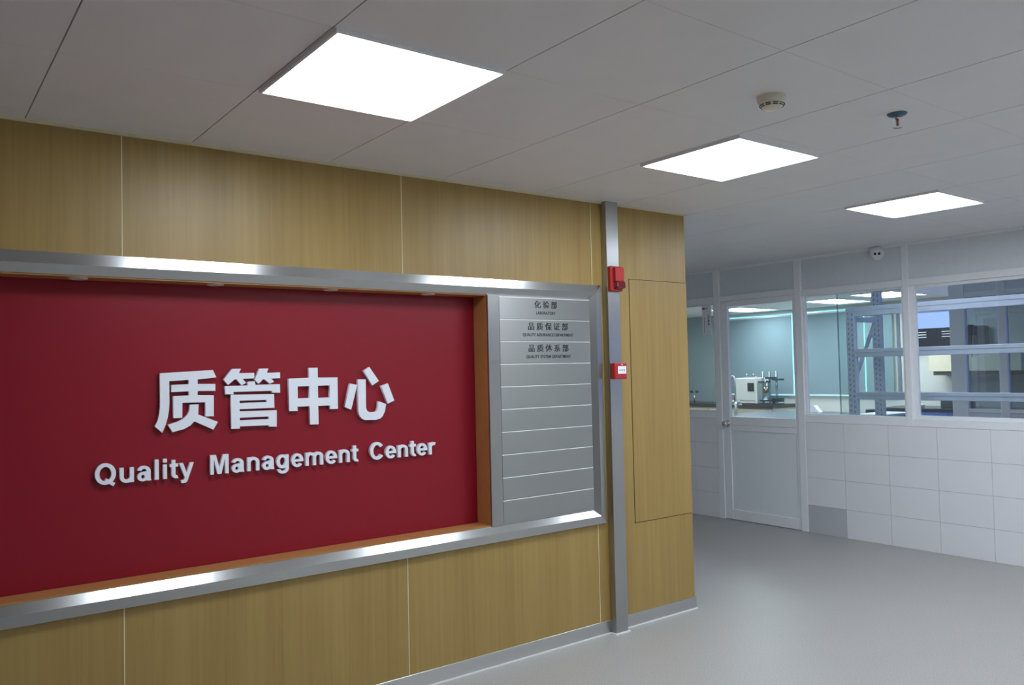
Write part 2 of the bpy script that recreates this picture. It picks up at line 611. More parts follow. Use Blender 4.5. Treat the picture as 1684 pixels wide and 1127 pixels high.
GUAN = [[(-2.957,1.612),(-2.918,1.612),(-2.927,1.592),(-2.857,1.592),(-2.857,1.567),(-2.911,1.566),(-2.895,1.547),(-2.915,1.536),(-2.938,1.564),(-2.947,1.564),(-2.976,1.54),(-2.997,1.564)],[(-2.832,1.611),(-2.791,1.611),(-2.798,1.591),(-2.735,1.592),(-2.735,1.565),(-2.778,1.564),(-2.764,1.549),(-2.784,1.54),(-2.808,1.561),(-2.817,1.561),(-2.836,1.542),(-2.856,1.561)],[(-2.99,1.535),(-2.886,1.535),(-2.887,1.552),(-2.856,1.554),(-2.851,1.537),(-2.736,1.537),(-2.736,1.497),(-2.774,1.498),(-2.774,1.507),(-2.953,1.508),(-2.952,1.497),(-2.99,1.498)],[(-2.964,1.495),(-2.765,1.492),(-2.764,1.428),(-2.926,1.429),(-2.926,1.419),(-2.753,1.416),(-2.754,1.34),(-2.791,1.342),(-2.791,1.349),(-2.926,1.351),(-2.925,1.341),(-2.964,1.342)],[(-2.926,1.467),(-2.801,1.466),(-2.801,1.456),(-2.925,1.456)],[(-2.925,1.39),(-2.791,1.389),(-2.791,1.377),(-2.926,1.378)]]
ZHONG = [[(-2.592,1.611),(-2.548,1.611),(-2.548,1.563),(-2.446,1.562),(-2.446,1.409),(-2.487,1.409),(-2.488,1.427),(-2.548,1.427),(-2.547,1.339),(-2.59,1.34),(-2.592,1.428),(-2.652,1.428),(-2.651,1.408),(-2.693,1.409),(-2.693,1.562),(-2.592,1.563)],[(-2.65,1.524),(-2.592,1.524),(-2.592,1.467),(-2.65,1.467)],[(-2.548,1.524),(-2.488,1.524),(-2.488,1.466),(-2.548,1.466)]]
XIN = [[(-2.38,1.53),(-2.341,1.523),(-2.375,1.402),(-2.41,1.416)],[(-2.336,1.55),(-2.294,1.549),(-2.295,1.407),(-2.289,1.392),(-2.276,1.384),(-2.25,1.383),(-2.236,1.388),(-2.229,1.404),(-2.225,1.437),(-2.182,1.421),(-2.189,1.386),(-2.201,1.362),(-2.217,1.349),(-2.241,1.344),(-2.301,1.346),(-2.318,1.354),(-2.332,1.371),(-2.337,1.393)],[(-2.273,1.61),(-2.221,1.539),(-2.258,1.517),(-2.305,1.592)],[(-2.17,1.525),(-2.135,1.437),(-2.172,1.422),(-2.209,1.513)]]
for pl, ch in ((ZHI, '质'), (GUAN, '管'), (ZHONG, '中'), (XIN, '心')):
    o = outline_mesh('character', pl, YF0, YF1, M_letter, sg)
    o['label'] = 'large raised white character ' + ch

RX90 = Matrix.Rotation(PI / 2, 4, 'X')
CAP = 0.085          # cap height of the English line




def ell(cx, cy, rx, ry, a):
    a = math.radians(a)
    return (cx + rx * math.cos(a), cy + ry * math.sin(a))


def ring(cx, cy, ro, ri, a0, a1, n=28):
    """thick elliptical arc as a strip of quads (outer radii ro, inner radii ri)"""
    out = []
    for k in range(n):
        b0, b1 = a0 + (a1 - a0) * k / n, a0 + (a1 - a0) * (k + 1) / n
        out.append((ell(cx, cy, *ro, b0), ell(cx, cy, *ro, b1), ell(cx, cy, *ri, b1), ell(cx, cy, *ri, b0)))
    return ('strip', out, abs(a1 - a0) > 359)


def rc(x0, x1, y0, y1):
    return ('poly', [(x0, y0), (x1, y0), (x1, y1), (x0, y1)])


U_ = [rc(66, 203, 195, 519), rc(409, 546, 0, 519), ring(306, 200, (240, 212), (103, 98), 180, 352)]
N_ = [rc(66, 203, 0, 519), rc(409, 546, 0, 324), ring(306, 319, (240, 212), (103, 98), 0, 172)]
GLYPH = {
    'Q': (778, [ring(389, 358, (345, 371), (197, 246), 0, 360, 48), ('poly', [(418, 205), (364, 112), (640, -85), (712, 20)])]),
    'u': (611, U_), 'n': (611, N_),
    'a': (556, [ring(268, 345, (228, 186), (92, 84), 0, 168), rc(360, 496, 60, 350), ('poly', [(360, 100), (375, 0), (515, 0), (496, 100)]),
                ring(228, 152, (192, 164), (62, 66), 0, 360, 40), ('poly', [(225, 316), (370, 345), (370, 245), (225, 218)])]),
    'l': (278, [rc(72, 209, 0, 716)]),
    'i': (278, [rc(72, 209, 0, 519), rc(72, 209, 589, 716)]),
    't': (333, [rc(84, 221, 120, 655), rc(14, 315, 410, 519), ring(262, 125, (178, 137), (41, 25), 180, 290)]),
    'y': (556, [('poly', [(8, 519), (153, 519), (280, 150), (404, 519), (546, 519), (352, -10), (330, -80), (300, -150), (240, -203), (160, -213), (78, -205), (66, -98), (118, -106), (170, -92), (198, -45), (211, 0)])]),
    'M': (833, [('poly', [(73, 0), (73, 716), (289, 716), (418, 228), (546, 716), (763, 716), (763, 0), (629, 0), (629, 564), (487, 0), (348, 0), (207, 564), (207, 0)])]),
    'g': (611, [ring(290, 262, (248, 270), (108, 160), 0, 360, 40), rc(409, 546, -15, 519), ring(300, -8, (246, 205), (110, 98), 192, 362)]),
    'e': (556, [ring(286, 258, (250, 270), (112, 165), 0, 322, 40), rc(150, 536, 205, 300)]),
    'm': (889, [rc(65, 202, 0, 519), rc(377, 514, 0, 330), rc(689, 826, 0, 330), ring(289.5, 319, (224.5, 212), (87.5, 98), 0, 172), ring(601.5, 319, (224.5, 212), (87.5, 98), 0, 172)]),
    'C': (722, [ring(378, 358, (332, 371), (182, 245), 36, 324, 44)]),
    'r': (389, [rc(66, 203, 0, 519), ring(312, 319, (246, 212), (109, 85), 68, 178)]),
}
SBEAR = {'Q': 44, 'u': 66, 'a': 36, 'l': 72, 'i': 72, 't': 14, 'y': 8, 'M': 73, 'n': 66, 'g': 42, 'e': 36, 'm': 65, 'C': 46, 'r': 66}
RIGHT = {'y': 546, 't': 330, 'r': 404}


def raised_word(word, x0, x1, zb):
    """separate raised letters spread from x0 to x1 on baseline zb"""
    adv, a = [], 0
    for ch in word:
        adv.append(a)
        a += GLYPH[ch][0] + 14
    lo, hi = SBEAR[word[0]], adv[-1] + RIGHT[word[-1]]
    sx, sz = (x1 - x0) / (hi - lo), CAP / 716
    for ch, a in zip(word, adv):
        T = lambda p: (x0 + (a + p[0] - lo) * sx, YF0, zb + p[1] * sz)
        m = MB()
        for kk, pc in enumerate(GLYPH[ch][1]):
            d = (0, YF1 - YF0 - .0003 * kk, 0)      # overlapping strokes never coincide
            if pc[0] == 'poly':
                m.prism([(T(p)[0], YF0 - .0003 * kk, T(p)[2]) for p in pc[1]], d)
            else:
                q = pc[1]
                outl = [x[0] for x in q] + ([] if pc[2] else [q[-1][1]])
                inl = [x[3] for x in q] + ([] if pc[2] else [q[-1][2]])
                n = len(outl)
                V = lambda p, k: m.bm.verts.new(Vector(T(p)) + Vector((0, -.0003 * kk, 0)) + Vector(d) * k)
                ob, of, ib, if_ = [V(p, 0) for p in outl], [V(p, 1) for p in outl], [V(p, 0) for p in inl], [V(p, 1) for p in inl]
                for k in range(n if pc[2] else n - 1):
                    k2 = (k + 1) % n
                    for A in ((of[k], of[k2], if_[k2], if_[k]), (ob[k], ob[k2], ib[k2], ib[k]), (ob[k], ob[k2], of[k2], of[k]), (ib[k], ib[k2], if_[k2], if_[k])):
                        m.bm.faces.new(A)
                if not pc[2]:
                    for k in (0, n - 1):
                        m.bm.faces.new((ob[k], of[k], if_[k], ib[k]))
        m.build('letter', M_letter, sg)


raised_word('Quality', -3.519, -3.128, 1.1455)
raised_word('Management', -3.058, -2.339, 1.1455)
raised_word('Center', -2.276, -1.893, 1.1455)

# recessed downlights in the head of the recess (switched off)
for k, sx in enumerate((-3.586, -3.045, -2.500, -1.957)):
    L = ('leftmost of the small round spotlights over the red sign', 'small round spotlight above the first large white character',
         'small round spotlight above the third large white character', 'small round spotlight over the red sign, nearest the steel directory')[k]
    sp = thing('recessed_spotlight', L, 'spotlight', (sx, .045, RZ1 - .004), 'spotlights in the head of the sign recess')
    MB().lathe([(.0, -.001), (.022, -.001), (.026, -.006), (.033, -.006), (.036, -.002), (.036, 0)], (sx, .045, RZ1 - .004)).build('rim', M_spot, sp)
    MB().lathe([(0, -.003), (.015, -.0028), (.021, -.0012), (.021, 0), (0, 0)], (sx, .045, RZ1 - .004)).build('lens', M_spot_in, sp)

# ------------------------------------------------------------------ steel directory
DX0, DX1, DZ0, DZ1 = -1.617, -0.872, 0.742, 1.992
db = thing('directory_board', 'brushed steel department directory of ten horizontal slats beside the red sign', 'sign', (-1.24, 0, DZ0))
MB().box(DX0, DX1, -.006, -.0005, DZ0, DZ1).build('back_plate', M_steel_z, db)
MB().box(DX0, -1.5405, -.013, -.006, DZ0 + .002, DZ1 - .002, bev=.001).build('side_strip', M_steel_z, db)
SX0, SX1 = -1.539, -0.8765
sz1, sz0 = 1.985, 0.749
pitch = (sz1 - sz0) / 10
rows = [('化 验 部', 'LABORATORY', -1.21), ('品 质 保 证 部', 'QUALITY ASSURANCE DEPARTMENT', -1.195), ('品 质 体 系 部', 'QUALITY SYSTEM DEPARTMENT', -1.195)]
for k in range(10):
    zt = sz1 - k * pitch
    zb = zt - pitch + .0004
    # front face leans very slightly; its upper lip carries a painted highlight
    pr = [(-.006, zb), (-.0125, zb + .001)] + [(-.0075 - .005 * math.cos(a), zt - .005 + .005 * math.sin(a)) for a in [math.radians(v) for v in (0, 15, 30, 45, 60, 75)]] + [(-.006, zt)]
    sl = MB().skin([(SX0, y, z) for y, z in pr], [(SX1, y, z) for y, z in pr]).build('slat', [M_steel_slat, M_lip_glint], db)
    for f in sl.data.polygons:      # rounded upper lip coloured bright in place of caught lamp light
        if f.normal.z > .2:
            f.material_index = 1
    if k < 3:
        cn, en, cx = rows[k]
        sl['label'] = 'slat lettered ' + en
        parts = []
        bc = text_bounds(text_curve(cn, 0.046, .0003))
        wid = (0.165, 0.293, 0.293)[k]
        sx = wid / (bc[1] - bc[0])
        cu = text_curve(cn, 0.046, .0003, extrude=.0003)
        Mx = Matrix.Translation((cx - wid / 2, -.0128, zt - .0555 - bc[2] * 0 )) @ Matrix.Diagonal((sx, 1, 1.0, 1)) @ Matrix.Translation((-bc[0], 0, 0)) @ RX90
        o1 = curve_to_mesh('lettering', cu, Mx, M_black, sl)
        bb = bmesh.new()                       # bold print: the strokes thickened sideways
        bb.from_mesh(o1.data)
        for dx, dy in ((-.0009, -.0001), (.0009, -.0002)):
            r = bmesh.ops.duplicate(bb, geom=[g for g in bb.faces if abs(g.index) >= 0][:len(o1.data.polygons)])
            bmesh.ops.translate(bb, verts=[v for v in r['geom'] if isinstance(v, bmesh.types.BMVert)], vec=(dx, dy, 0))
        bb.to_mesh(o1.data)
        bb.free()
        be = text_bounds(text_curve(en, 0.02, .0004))
        wid = (0.141, 0.372, 0.328)[k]
        sx = wid / (be[1] - be[0])
        cu = text_curve(en, 0.024, .0005, extrude=.0003)
        be = text_bounds(text_curve(en, 0.024, .0005))
        sx = wid / (be[1] - be[0])
        Mx = Matrix.Translation((cx - wid / 2, -.0128, zt - .094)) @ Matrix.Diagonal((sx, 1, 1.0, 1)) @ Matrix.Translation((-be[0], 0, 0)) @ RX90
        o2 = curve_to_mesh('lettering', cu, Mx, M_black, sl)

# ------------------------------------------------------------------ steel column, fire devices, access panel
CX0, CX1, CD = -.757, -.659, .050
co = MB().box(CX0, CX1, -CD, -.0005, .006, H - .0005, bev=.0015).build('steel_column', M_steel_z, loc=(-.708, -.025, 0))
tag(co, 'narrow floor to ceiling stainless steel pipe casing on the wood wall', 'column')

# alarm sounder with strobe
SXa, SXb, SZa, SZb = -.759, -.659, 2.040, 2.190
al = thing('fire_alarm', 'red fire alarm with strobe lens, upper of the two red devices on the steel column', 'alarm', (-.709, -CD, SZa), 'red fire devices on the steel column')
MB().box(SXa, SXb, -CD - .030, -CD, SZa, SZb, bev=.005, seg=2).build('housing', M_fire, al)
MB().box(SXa + .022, SXb - .006, -CD - .050, -CD - .029, SZa + .058, SZb - .008, bev=.004, seg=2).build('sounder_cover', M_fire, al)
m = MB()
A = [(SXa + .022, -CD - .029, SZa + .01), (SXa + .022, -CD - .029, SZa + .062), (SXb - .004, -CD - .029, SZa + .062), (SXb - .004, -CD - .029, SZa + .01)]
B = [(SXa + .030, -CD - .062, SZa + .020), (SXa + .030, -CD - .056, SZa + .057), (SXb - .004, -CD - .056, SZa + .057), (SXb - .004, -CD - .062, SZa + .020)]
m.skin(A, B)
bmesh.ops.bevel(m.bm, geom=m.bm.edges[:], offset=.006, segments=2, affect='EDGES', profile=.5)
m.build('strobe_lens', M_lens_red, al)

mc = thing('call_point', 'small red manual call point with white label, lower device on the steel column', 'alarm', (-.70, -CD, 1.512), 'red fire devices on the steel column')
MB().box(-.751, -.650, -CD - .038, -CD, 1.512, 1.609, bev=.006, seg=2).build('housing', M_fire, mc)
lb = MB().box(-.727, -.658, -CD - .0392, -CD - .037, 1.543, 1.589, bev=.0005).build('break_glass', M_label, mc)
yf = -CD - .0392
m = MB()
for xx, dr in ((-.7155, 1), (-.6695, -1)):
    m.prism([(xx, yf, 1.569), (xx + dr * .017, yf, 1.565), (xx, yf, 1.561)], (0, -.0004, 0))
m.lathe([(0, -.0004), (.0042, -.0004), (.0042, 0), (0, 0)], (-.6925, yf, 1.565), (0, 1, 0), n=16)
m.build('marking', M_black, lb)
MB().lathe([(0, .002), (.004, .002), (.005, 0), (0, 0)], (-.692, -CD - .0375, 1.598), (0, -1, 0), n=16).build('indicator', M_label, mc)

ap = thing('access_panel', 'tall flush wood access panel outlined by a dark gap, right of the steel column', 'panel', (-.265, 0, .62))
MB().box(-.531, -.0005, -.0012, -.0001, .620, 2.131).build('gap_strip', M_dark_gap, ap)
MB().box(-.5275, -.0005, -.0032, -.0011, .6235, 2.1275).build('leaf', M_wood, ap)

# ------------------------------------------------------------------ ceiling fittings
def ceiling_light(x0, x1, y0, y1, label, group):
    o = thing('ceiling_light', label, 'ceiling light', ((x0 + x1) / 2, (y0 + y1) / 2, H), group)
    m = MB()
    fw, d, sl = .014, .014, .006      # rim hangs below the diffuser, its inner faces slope outwards
    def rim(side):
        A, B = [], []
        for o, z in ((0, H), (0, H - d + .002), (.002, H - d), (fw - sl, H - d), (fw, H - .001)):
            lo, hi = (x0 + o, y0 + o), (x1 - o, y1 - o)
            a, b = {'s': ((lo[0], lo[1]), (hi[0], lo[1])), 'n': ((lo[0], hi[1]), (hi[0], hi[1])),
                    'w': ((lo[0], lo[1]), (lo[0], hi[1])), 'e': ((hi[0], lo[1]), (hi[0], hi[1]))}[side]
            A.append((*a, z)); B.append((*b, z))
        m.skin(A, B)
    for side in 'snwe':
        rim(side)
    m.build('frame', M_lamp_frame, o)
    MB().box(x0 + fw + .003, x1 - fw - .003, y0 + fw + .003, y1 - fw - .003, H - .0045, H - .001).build('diffuser', M_lamp, o)
    return o


ceiling_light(-3.148, -2.532, -1.440, -.806, 'largest square ceiling light panel, above the red sign', 'square ceiling lights of the corridor')
ceiling_light(-1.222, -.600, -1.388, -.790, 'middle of the three square ceiling lights, beside the smoke detector', 'square ceiling lights of the corridor')
ceiling_light(.736, 1.352, -1.310, -.710, 'smallest square ceiling light, nearest the white glazed partition', 'square ceiling lights of the corridor')
# lights of the laboratory, seen through the partition glass
ceiling_light(7.50, 8.60, 5.30, 5.95, 'bright ceiling panel seen at the top of the door glass', 'ceiling lights of the laboratory')
ceiling_light(7.45, 8.50, 3.45, 4.05, 'bright ceiling panel seen high in the window right of the door, left one', 'ceiling lights of the laboratory')
ceiling_light(7.05, 8.10, 2.35, 3.0, 'bright ceiling panel seen high in the window beside the middle post', 'ceiling lights of the laboratory')

for cx, cy, L in ((-1.24, -3.33, 'added square ceiling light right of the viewer, opposite the steel directory'),
                  (.74, -3.33, 'added square ceiling light at the right end of the second row'), (-1.24, -5.25, 'added square ceiling light of the back row, middle'), (.74, -5.25, 'added square ceiling light of the back row, right end')):
    ceiling_light(cx, cx + .615, cy, cy + .6, L, 'square ceiling lights of the corridor')  # out of view, added to raise the ambient light in the corridor
for cx, cy, L in ((4.6, 3.2, 'added laboratory ceiling panel above the faucet'), (4.6, 5.8, 'added laboratory ceiling panel near the left end wall')):
    ceiling_light(cx, cx + 1.2, cy, cy + .6, L, 'ceiling lights of the laboratory')  # out of view, added to brighten the laboratory

for cy, L in ((-.7, 'added narrow ceiling panel to light the left half of the storage rack'), (-2.3, 'added narrow ceiling panel to light the right half of the storage rack')):
    ceiling_light(2.79, 2.89, cy, cy + 1.2, L, 'ceiling lights of the laboratory')  # unseen fill panels, added to light the front of the rack

sd = thing('smoke_detector', 'round cream smoke detector on the ceiling above the middle light', 'smoke detector', (-1.535, -1.775, H))
MB().lathe([(.053, 0), (.053, -.018), (.050, -.022), (.049, -.0225), (.0, -.0225)], (-1.535, -1.775, H)).build('base', M_beige, sd)
m = MB().lathe([(.049, -.022), (.047, -.030), (.036, -.043), (.030, -.047), (0, -.049)], (-1.535, -1.775, H))
for rr, hh in ((.0455, -.0335), (.041, -.0388)):
    for k in range(10):
        a0 = 2 * PI * k / 10 + .06
        pts = [(-1.535 + rr * math.cos(a0 + j * .09), -1.775 + rr * math.sin(a0 + j * .09), H + hh) for j in range(6)]
        m.tube(pts, .0016, n=6, mi=1)
m.build('cap', [M_beige, M_black], sd)

sk = thing('sprinkler', 'pendent fire sprinkler with blue plate on the ceiling right of the smoke detector', 'sprinkler', (-.918, -1.933, H))
MB().lathe([(.038, 0), (.038, -.003), (.030, -.009), (.012, -.012), (0, -.012)], (-.918, -1.933, H)).build('escutcheon', M_blueplate, sk)
m = MB().cyl((-.918, -1.933, H - .010), (-.918, -1.933, H - .022), .010, .008)
for s in (-1, 1):
    m.tube([(-.918 + s * .009, -1.933, H - .020), (-.918 + s * .012, -1.933, H - .032), (-.918 + s * .009, -1.933, H - .046), (-.918 + s * .002, -1.933, H - .052)], .0022, n=8)
m.lathe([(0, -.058), (.017, -.058), (.018, -.056), (.004, -.052), (0, -.052)], (-.918, -1.933, H))
m.build('frame_arms', M_chrome, sk)
MB().cyl((-.918, -1.933, H - .022), (-.918, -1.933, H - .050), .0035, .003, n=12).build('bulb', M_bulb, sk)

# ------------------------------------------------------------------ glazed partition
P1, P2, P3 = (1.872, 1.945), (.907, .980), (-.120, -.068)

# tiled dado
def dado(name, y_edges, grey):
    m = MB()
    y0, y1 = y_edges[0], y_edges[-1]
    m.box(PX + .010, PX + .10, min(y0, y1), max(y0, y1), 0, 1.031, mi=1)
    zs = [0, .2575, .515, .7725, 1.031]
    for a, b in zip(y_edges, y_edges[1:]):
        for i in range(4):
            mi = 2 if grey and (i == 0 and a == y_edges[0]) else 0
            m.box(PX + .004, PX + .013, min(a, b) + .0012, max(a, b) - .0012, zs[i] + .0012, zs[i + 1] - .0012, mi=mi)
    return struct(m.build(name, [M_tile, M_grout, M_tile_grey]))


dado('wall_right', [P2[0]] + [.5176 - .4144 * k for k in range(10)] + [YR], True)
dado('wall_right.001', [P1[1] + .3, P1[1]], False)
dado('wall_right.002', [YT, 6.0, 5.0, 4.0, 3.4, 3.05, 2.65, P1[1] + .3], False)
# posts, rails
for a, b in (P1, P2, (-.120, -.068), (-1.17, -1.10), (-2.25, -2.18), (-3.35, -3.28), (3.0, 3.07), (4.1, 4.17), (5.2, 5.27)):
    z0 = 0 if (a, b) in (P1, P2) else 1.031
    struct(MB().box(PX, PX + .09, a, b, z0, H, bev=.003).build('trim_%d' % t, M_white_al)); t += 1
for y0, y1 in ((P1[1], YT), (YR, P2[0])):
    struct(MB().box(PX + .002, PX + .09, y0, y1, 1.031, 1.098, bev=.003).build('trim_%d' % t, M_white_al)); t += 1
for y0, y1, z0, z1 in ((P1[1], YT, 2.232, 2.300), (P2[1], P1[0], 2.244, 2.300), (YR, P2[0], 2.220, 2.278)):
    struct(MB().box(PX + .002, PX + .09, y0, y1, z0, z1, bev=.003).build('trim_%d' % t, M_white_al)); t += 1
struct(MB().box(PX + .004, PX + .09, YR, YT, H - .022, H, bev=.002).build('trim_%d' % t, M_white_al)); t += 1
# boards above the transom
for y0, y1 in ((P1[1], YT), (P2[1], P1[0]), (P3[1], P2[0]), (YR, P3[0])):
    struct(MB().box(PX + .022, PX + .05, y0, y1, 2.26, H - .01).build('trim_%d' % t, M_panel)); t += 1
struct(MB().box(PX, PX + .3, YB, YR, 0, H).build('wall_right.003', M_wall))


def window(n, y0, y1, z0, z1, fw=.022, x=PX + .03, mid=None):
    """a pane with its white sash"""
    o = MB().box(x + .010, x + .015, y0 + fw * .5, y1 - fw * .5, z0 + fw * .5, z1 - fw * .5).build('window_%d' % n, M_glass)
    struct(o)
    m = MB()
    m.box(x - .008, x + .03, y0, y0 + fw, z0, z1, bev=.002)
    m.box(x - .008, x + .03, y1 - fw, y1, z0, z1, bev=.002)
    m.box(x - .008, x + .03, y0 + fw, y1 - fw, z0, z0 + fw * .6, bev=.002)
    m.box(x - .008, x + .03, y0 + fw, y1 - fw, z1 - fw * .6, z1, bev=.002)
    m.build('window_frame', M_white_al, o)
    return o


window(1, P1[1], 3.0, 1.098, 2.232)
window(2, P3[1], P2[0], 1.098, 2.220)
window(3, -1.10, P3[0], 1.098, 2.220, fw=.044)
window(4, -2.18, -1.17, 1.098, 2.220)
window(5, -3.28, -2.25, 1.098, 2.220)
window(6, 3.07, 4.1, 1.098, 2.232)
window(7, 4.17, 5.2, 1.098, 2.232)
window(8, 5.27, YT, 1.098, 2.232)
# the second, overlapping sliding pane of window_2
o = struct(MB().box(PX + .058, PX + .063, -.05, .572, 1.105, 2.212).build('window_9', M_glass))
MB().box(PX + .0565, PX + .0645, .566, .576, 1.105, 2.212).build('pane_edge', M_tubeglass, o)

# door
d0, d1 = P2[1] + .003, P1[0] - .003
m = MB()
xa, xb = PX + .012, PX + .052
m.box(xa, xb, d1 - .088, d1, .006, 2.240, bev=.003)
m.box(xa, xb, d0, d0 + .030, .006, 2.240, bev=.003)
m.box(xa, xb, d0 + .030, d1 - .088, 2.186, 2.240, bev=.003)
m.box(xa, xb, d0 + .030, d1 - .088, .970, 1.054, bev=.003)
m.box(xa, xb, d0 + .030, d1 - .088, .912, .964, bev=.003)
m.box(xa, xb, d0 + .030, d1 - .088, .006, .108, bev=.003)
door = struct(m.build('door_1', M_white_al))
MB().box(xa + .010, xb - .010, d0 + .02, d1 - .08, .10, .975).build('door_panel', M_doorpanel, door)
MB().box(xa + .016, xa + .021, d0 + .02, d1 - .08, 1.046, 2.194).build('pane', M_glass, door)
kn = (xa, 1.812, .985)
MB().lathe([(0, 0), (.033, 0), (.034, .004), (.030, .008), (.014, .012), (.012, .030), (.022, .040), (.028, .052), (.026, .064), (.015, .072), (0, .073)], kn, (-1, 0, 0), n=32).build('door_knob', M_chrome, door)

# sticker on the post, camera, hanging sign
st = MB().box(PX - .0012, PX - .0002, .926, .962, 2.375, 2.438).build('sticker', M_label, loc=(PX, .944, 2.375))
tag(st, 'small white sticker high on the post right of the white door', 'sticker')

cm = thing('security_camera', 'white eyeball security camera under the ceiling on the partition', 'camera', (PX, .140, 2.52))
ctr = Vector((PX - .020, .140, 2.535))
look = Vector((-.72, -.62, -.32)).normalized()
MB().lathe([(0, 0), (.060, 0), (.061, .010), (.052, .028), (0, .030)], (PX + .021, .140, 2.530), (-1, 0, 0)).build('mount', M_letter, cm)
m = MB()
bmesh.ops.create_uvsphere(m.bm, u_segments=32, v_segments=20, radius=.052, matrix=Matrix.Translation(ctr))
for f in m.bm.faces:
    f.smooth = True
m.build('ball', M_letter, cm)
q = look.to_track_quat('Z', 'Y')
side = q @ Vector((1, 0, 0))
upv = q @ Vector((0, 1, 0))
if abs(side.z) > abs(upv.z):
    side, upv = upv, side
if upv.z < 0:
    upv = -upv
MB().lathe([(0, .049), (.036, .049), (.038, .046), (.038, .030), (0, .030)], ctr, look, n=32).build('face_plate', M_letter, cm)
for s in (-1, 1):
    MB().lathe([(0, .053), (.010, .053), (.012, .049), (.012, .045), (0, .045)], ctr + side * .0165 * s, look, n=20).build('lens', M_black, cm)
# dark tube that paints a shadow line over the lenses
a = [ctr + look * .046 + (side * math.cos(th) + upv * math.sin(th)) * .032 for th in [math.radians(v) for v in range(40, 141, 10)]]
MB().tube(a, .003, n=8).build('shadow_arc', M_bulb if False else M_clamp, cm)

hs = thing('door_sign', 'white room sign with small red mark on the glass left of the door', 'sign', (PX + .03, 2.06, 1.905))
xs = PX + .0245
MB().box(xs, xs + .010, 2.004, 2.118, 1.905, 2.222, bev=.001).build('plate', M_label, hs)
MB().box(xs - .0006, xs + .001, 2.078, 2.112, 2.180, 2.198).build('red_mark', M_fire, hs)
RZ = Matrix.Rotation(-PI / 2, 4, 'Z')


def sign_text(body, size, y, z, off=.0006, name='lettering', mat=None, rot=0.0):
    cu = text_curve(body, size, off, extrude=.0003)
    return curve_to_mesh(name, cu, Matrix.Translation((xs - .0004, y, z)) @ RZ @ RX90 @ Matrix.Rotation(rot, 4, 'Z'), mat or M_black, hs)


M_greyprint = plain('grey_print', lin(120, 128, 150), 0.5)
for k, ch in enumerate('数控整室'):
    sign_text(ch, .027, 2.045, 2.092 - k * .026, .0008, 'character')
MB().box(xs - .0005, xs + .0005, 2.040, 2.066, 2.185, 2.192).build('print_line', M_greyprint, hs)
MB().box(xs - .0005, xs + .0005, 2.086, 2.092, 1.93, 2.10).build('print_line', M_greyprint, hs)

# ------------------------------------------------------------------ laboratory shell
# window wall at x = FW with openings: (y0, y1, z0, z1)
ops = [(5.22, 6.93, 1.00, 2.53), (3.86, 5.16, 1.00, 2.53), (3.262, 3.330, .95, 2.45), (2.42, 3.12, 2.11, 2.37), (-2.6, 0.9, 1.1, 2.3)]
ops.sort()
m = MB()
y = YB
for y0, y1, z0, z1 in ops:
    m.box(FW, FW + .25, y, y0, 0, H)
    m.box(FW, FW + .25, y0, y1, 0, z0)
    m.box(FW, FW + .25, y0, y1, z1, H)
    y = y1
m.box(FW, FW + .25, y, YT, 0, H)
struct(m.build('wall_window', M_lab_wall))
n = 10
for y0, y1, z0, z1 in ops:
    struct(MB().box(FW + .12, FW + .126, y0, y1, z0, z1).build('window_%d' % n, M_frost if (z0 > 2 or y1 - y0 < .1 or y0 < 0) else M_glass_green))
    n += 1


def blind(y0, y1, z0, z1, x, label):
    o = thing('roller_blind', label, 'blind', (x, (y0 + y1) / 2, z1), 'roller blinds of the laboratory')
    MB().box(x - .0015, x + .0015, y0, y1, z0, z1 - .012).build('fabric', M_blind, o)
    MB().box(x - .007, x + .007, y0, y1, z0 - .012, z0 + .004, bev=.002).build('bottom_bar', M_white_al, o)
    MB().cyl((x, y0, z1 - .012), (x, y1, z1 - .012), .016).build('roller', M_white_al, o)
    return o


blind(5.265, 6.98, 1.03, 2.492, FW - .05, 'grey green roller blind behind the white instrument, seen through the door')
blind(3.872, 5.17, 1.03, 2.492, FW - .05, 'grey green roller blind seen through the window right of the door')

blind(3.37, 3.845, 1.03, 2.492, FW - .05, 'narrow grey green roller blind seen between the posts of the storage rack')

# pillar at the left end
struct(MB().box(FW - .05, FW, 7.02, YT, .862, H).build('wall_pier', plain('pier_paint', lin(150, 168, 168), 0.5)))
# inner glazed partition on the right
IX = 5.6
for k, (a, b) in enumerate(((.735, .905), (.30, .39), (-.02, .06), (-.9, -.82), (-1.9, -1.82))):
    struct(MB().box(IX, IX + .07, a, b, 0, H, bev=.003).build('trim_%d' % t, M_white_al)); t += 1
struct(MB().box(IX + .01, IX + .06, -3.6, .735, .0, .98).build('wall_inner', M_panel))
for z0, z1 in ((.90, .935), (.985, 1.03), (2.30, 2.36)):
    struct(MB().box(IX + .006, IX + .064, -3.6, .735, z0, z1, bev=.003).build('trim_%d' % t, M_white_al)); t += 1
for k, (a, b) in enumerate(((.39, .735), (.06, .30), (-.82, -.02), (-1.82, -.9), (-3.6, -1.9))):
    struct(MB().box(IX + .03, IX + .036, a, b, 1.03, 2.30).build('window_%d' % n, M_glass_inner)); n += 1
struct(MB().box(IX + .01, IX + .06, -3.6, .735, 2.36, H).build('wall_inner.001', M_panel))
ct = thing('wall_switch', 'small dark control box with a hanging cord on the inner glass partition', 'switch', (IX, .61, 1.77))
MB().box(IX - .03, IX + .028, .645, .69, 1.865, 1.985, bev=.004).build('box', M_clamp, ct)
MB().tube([(IX - .01, .665, 1.87), (IX - .012, .663, 1.75), (IX - .01, .665, 1.62)], .005, n=8).build('cord', M_clamp, ct)

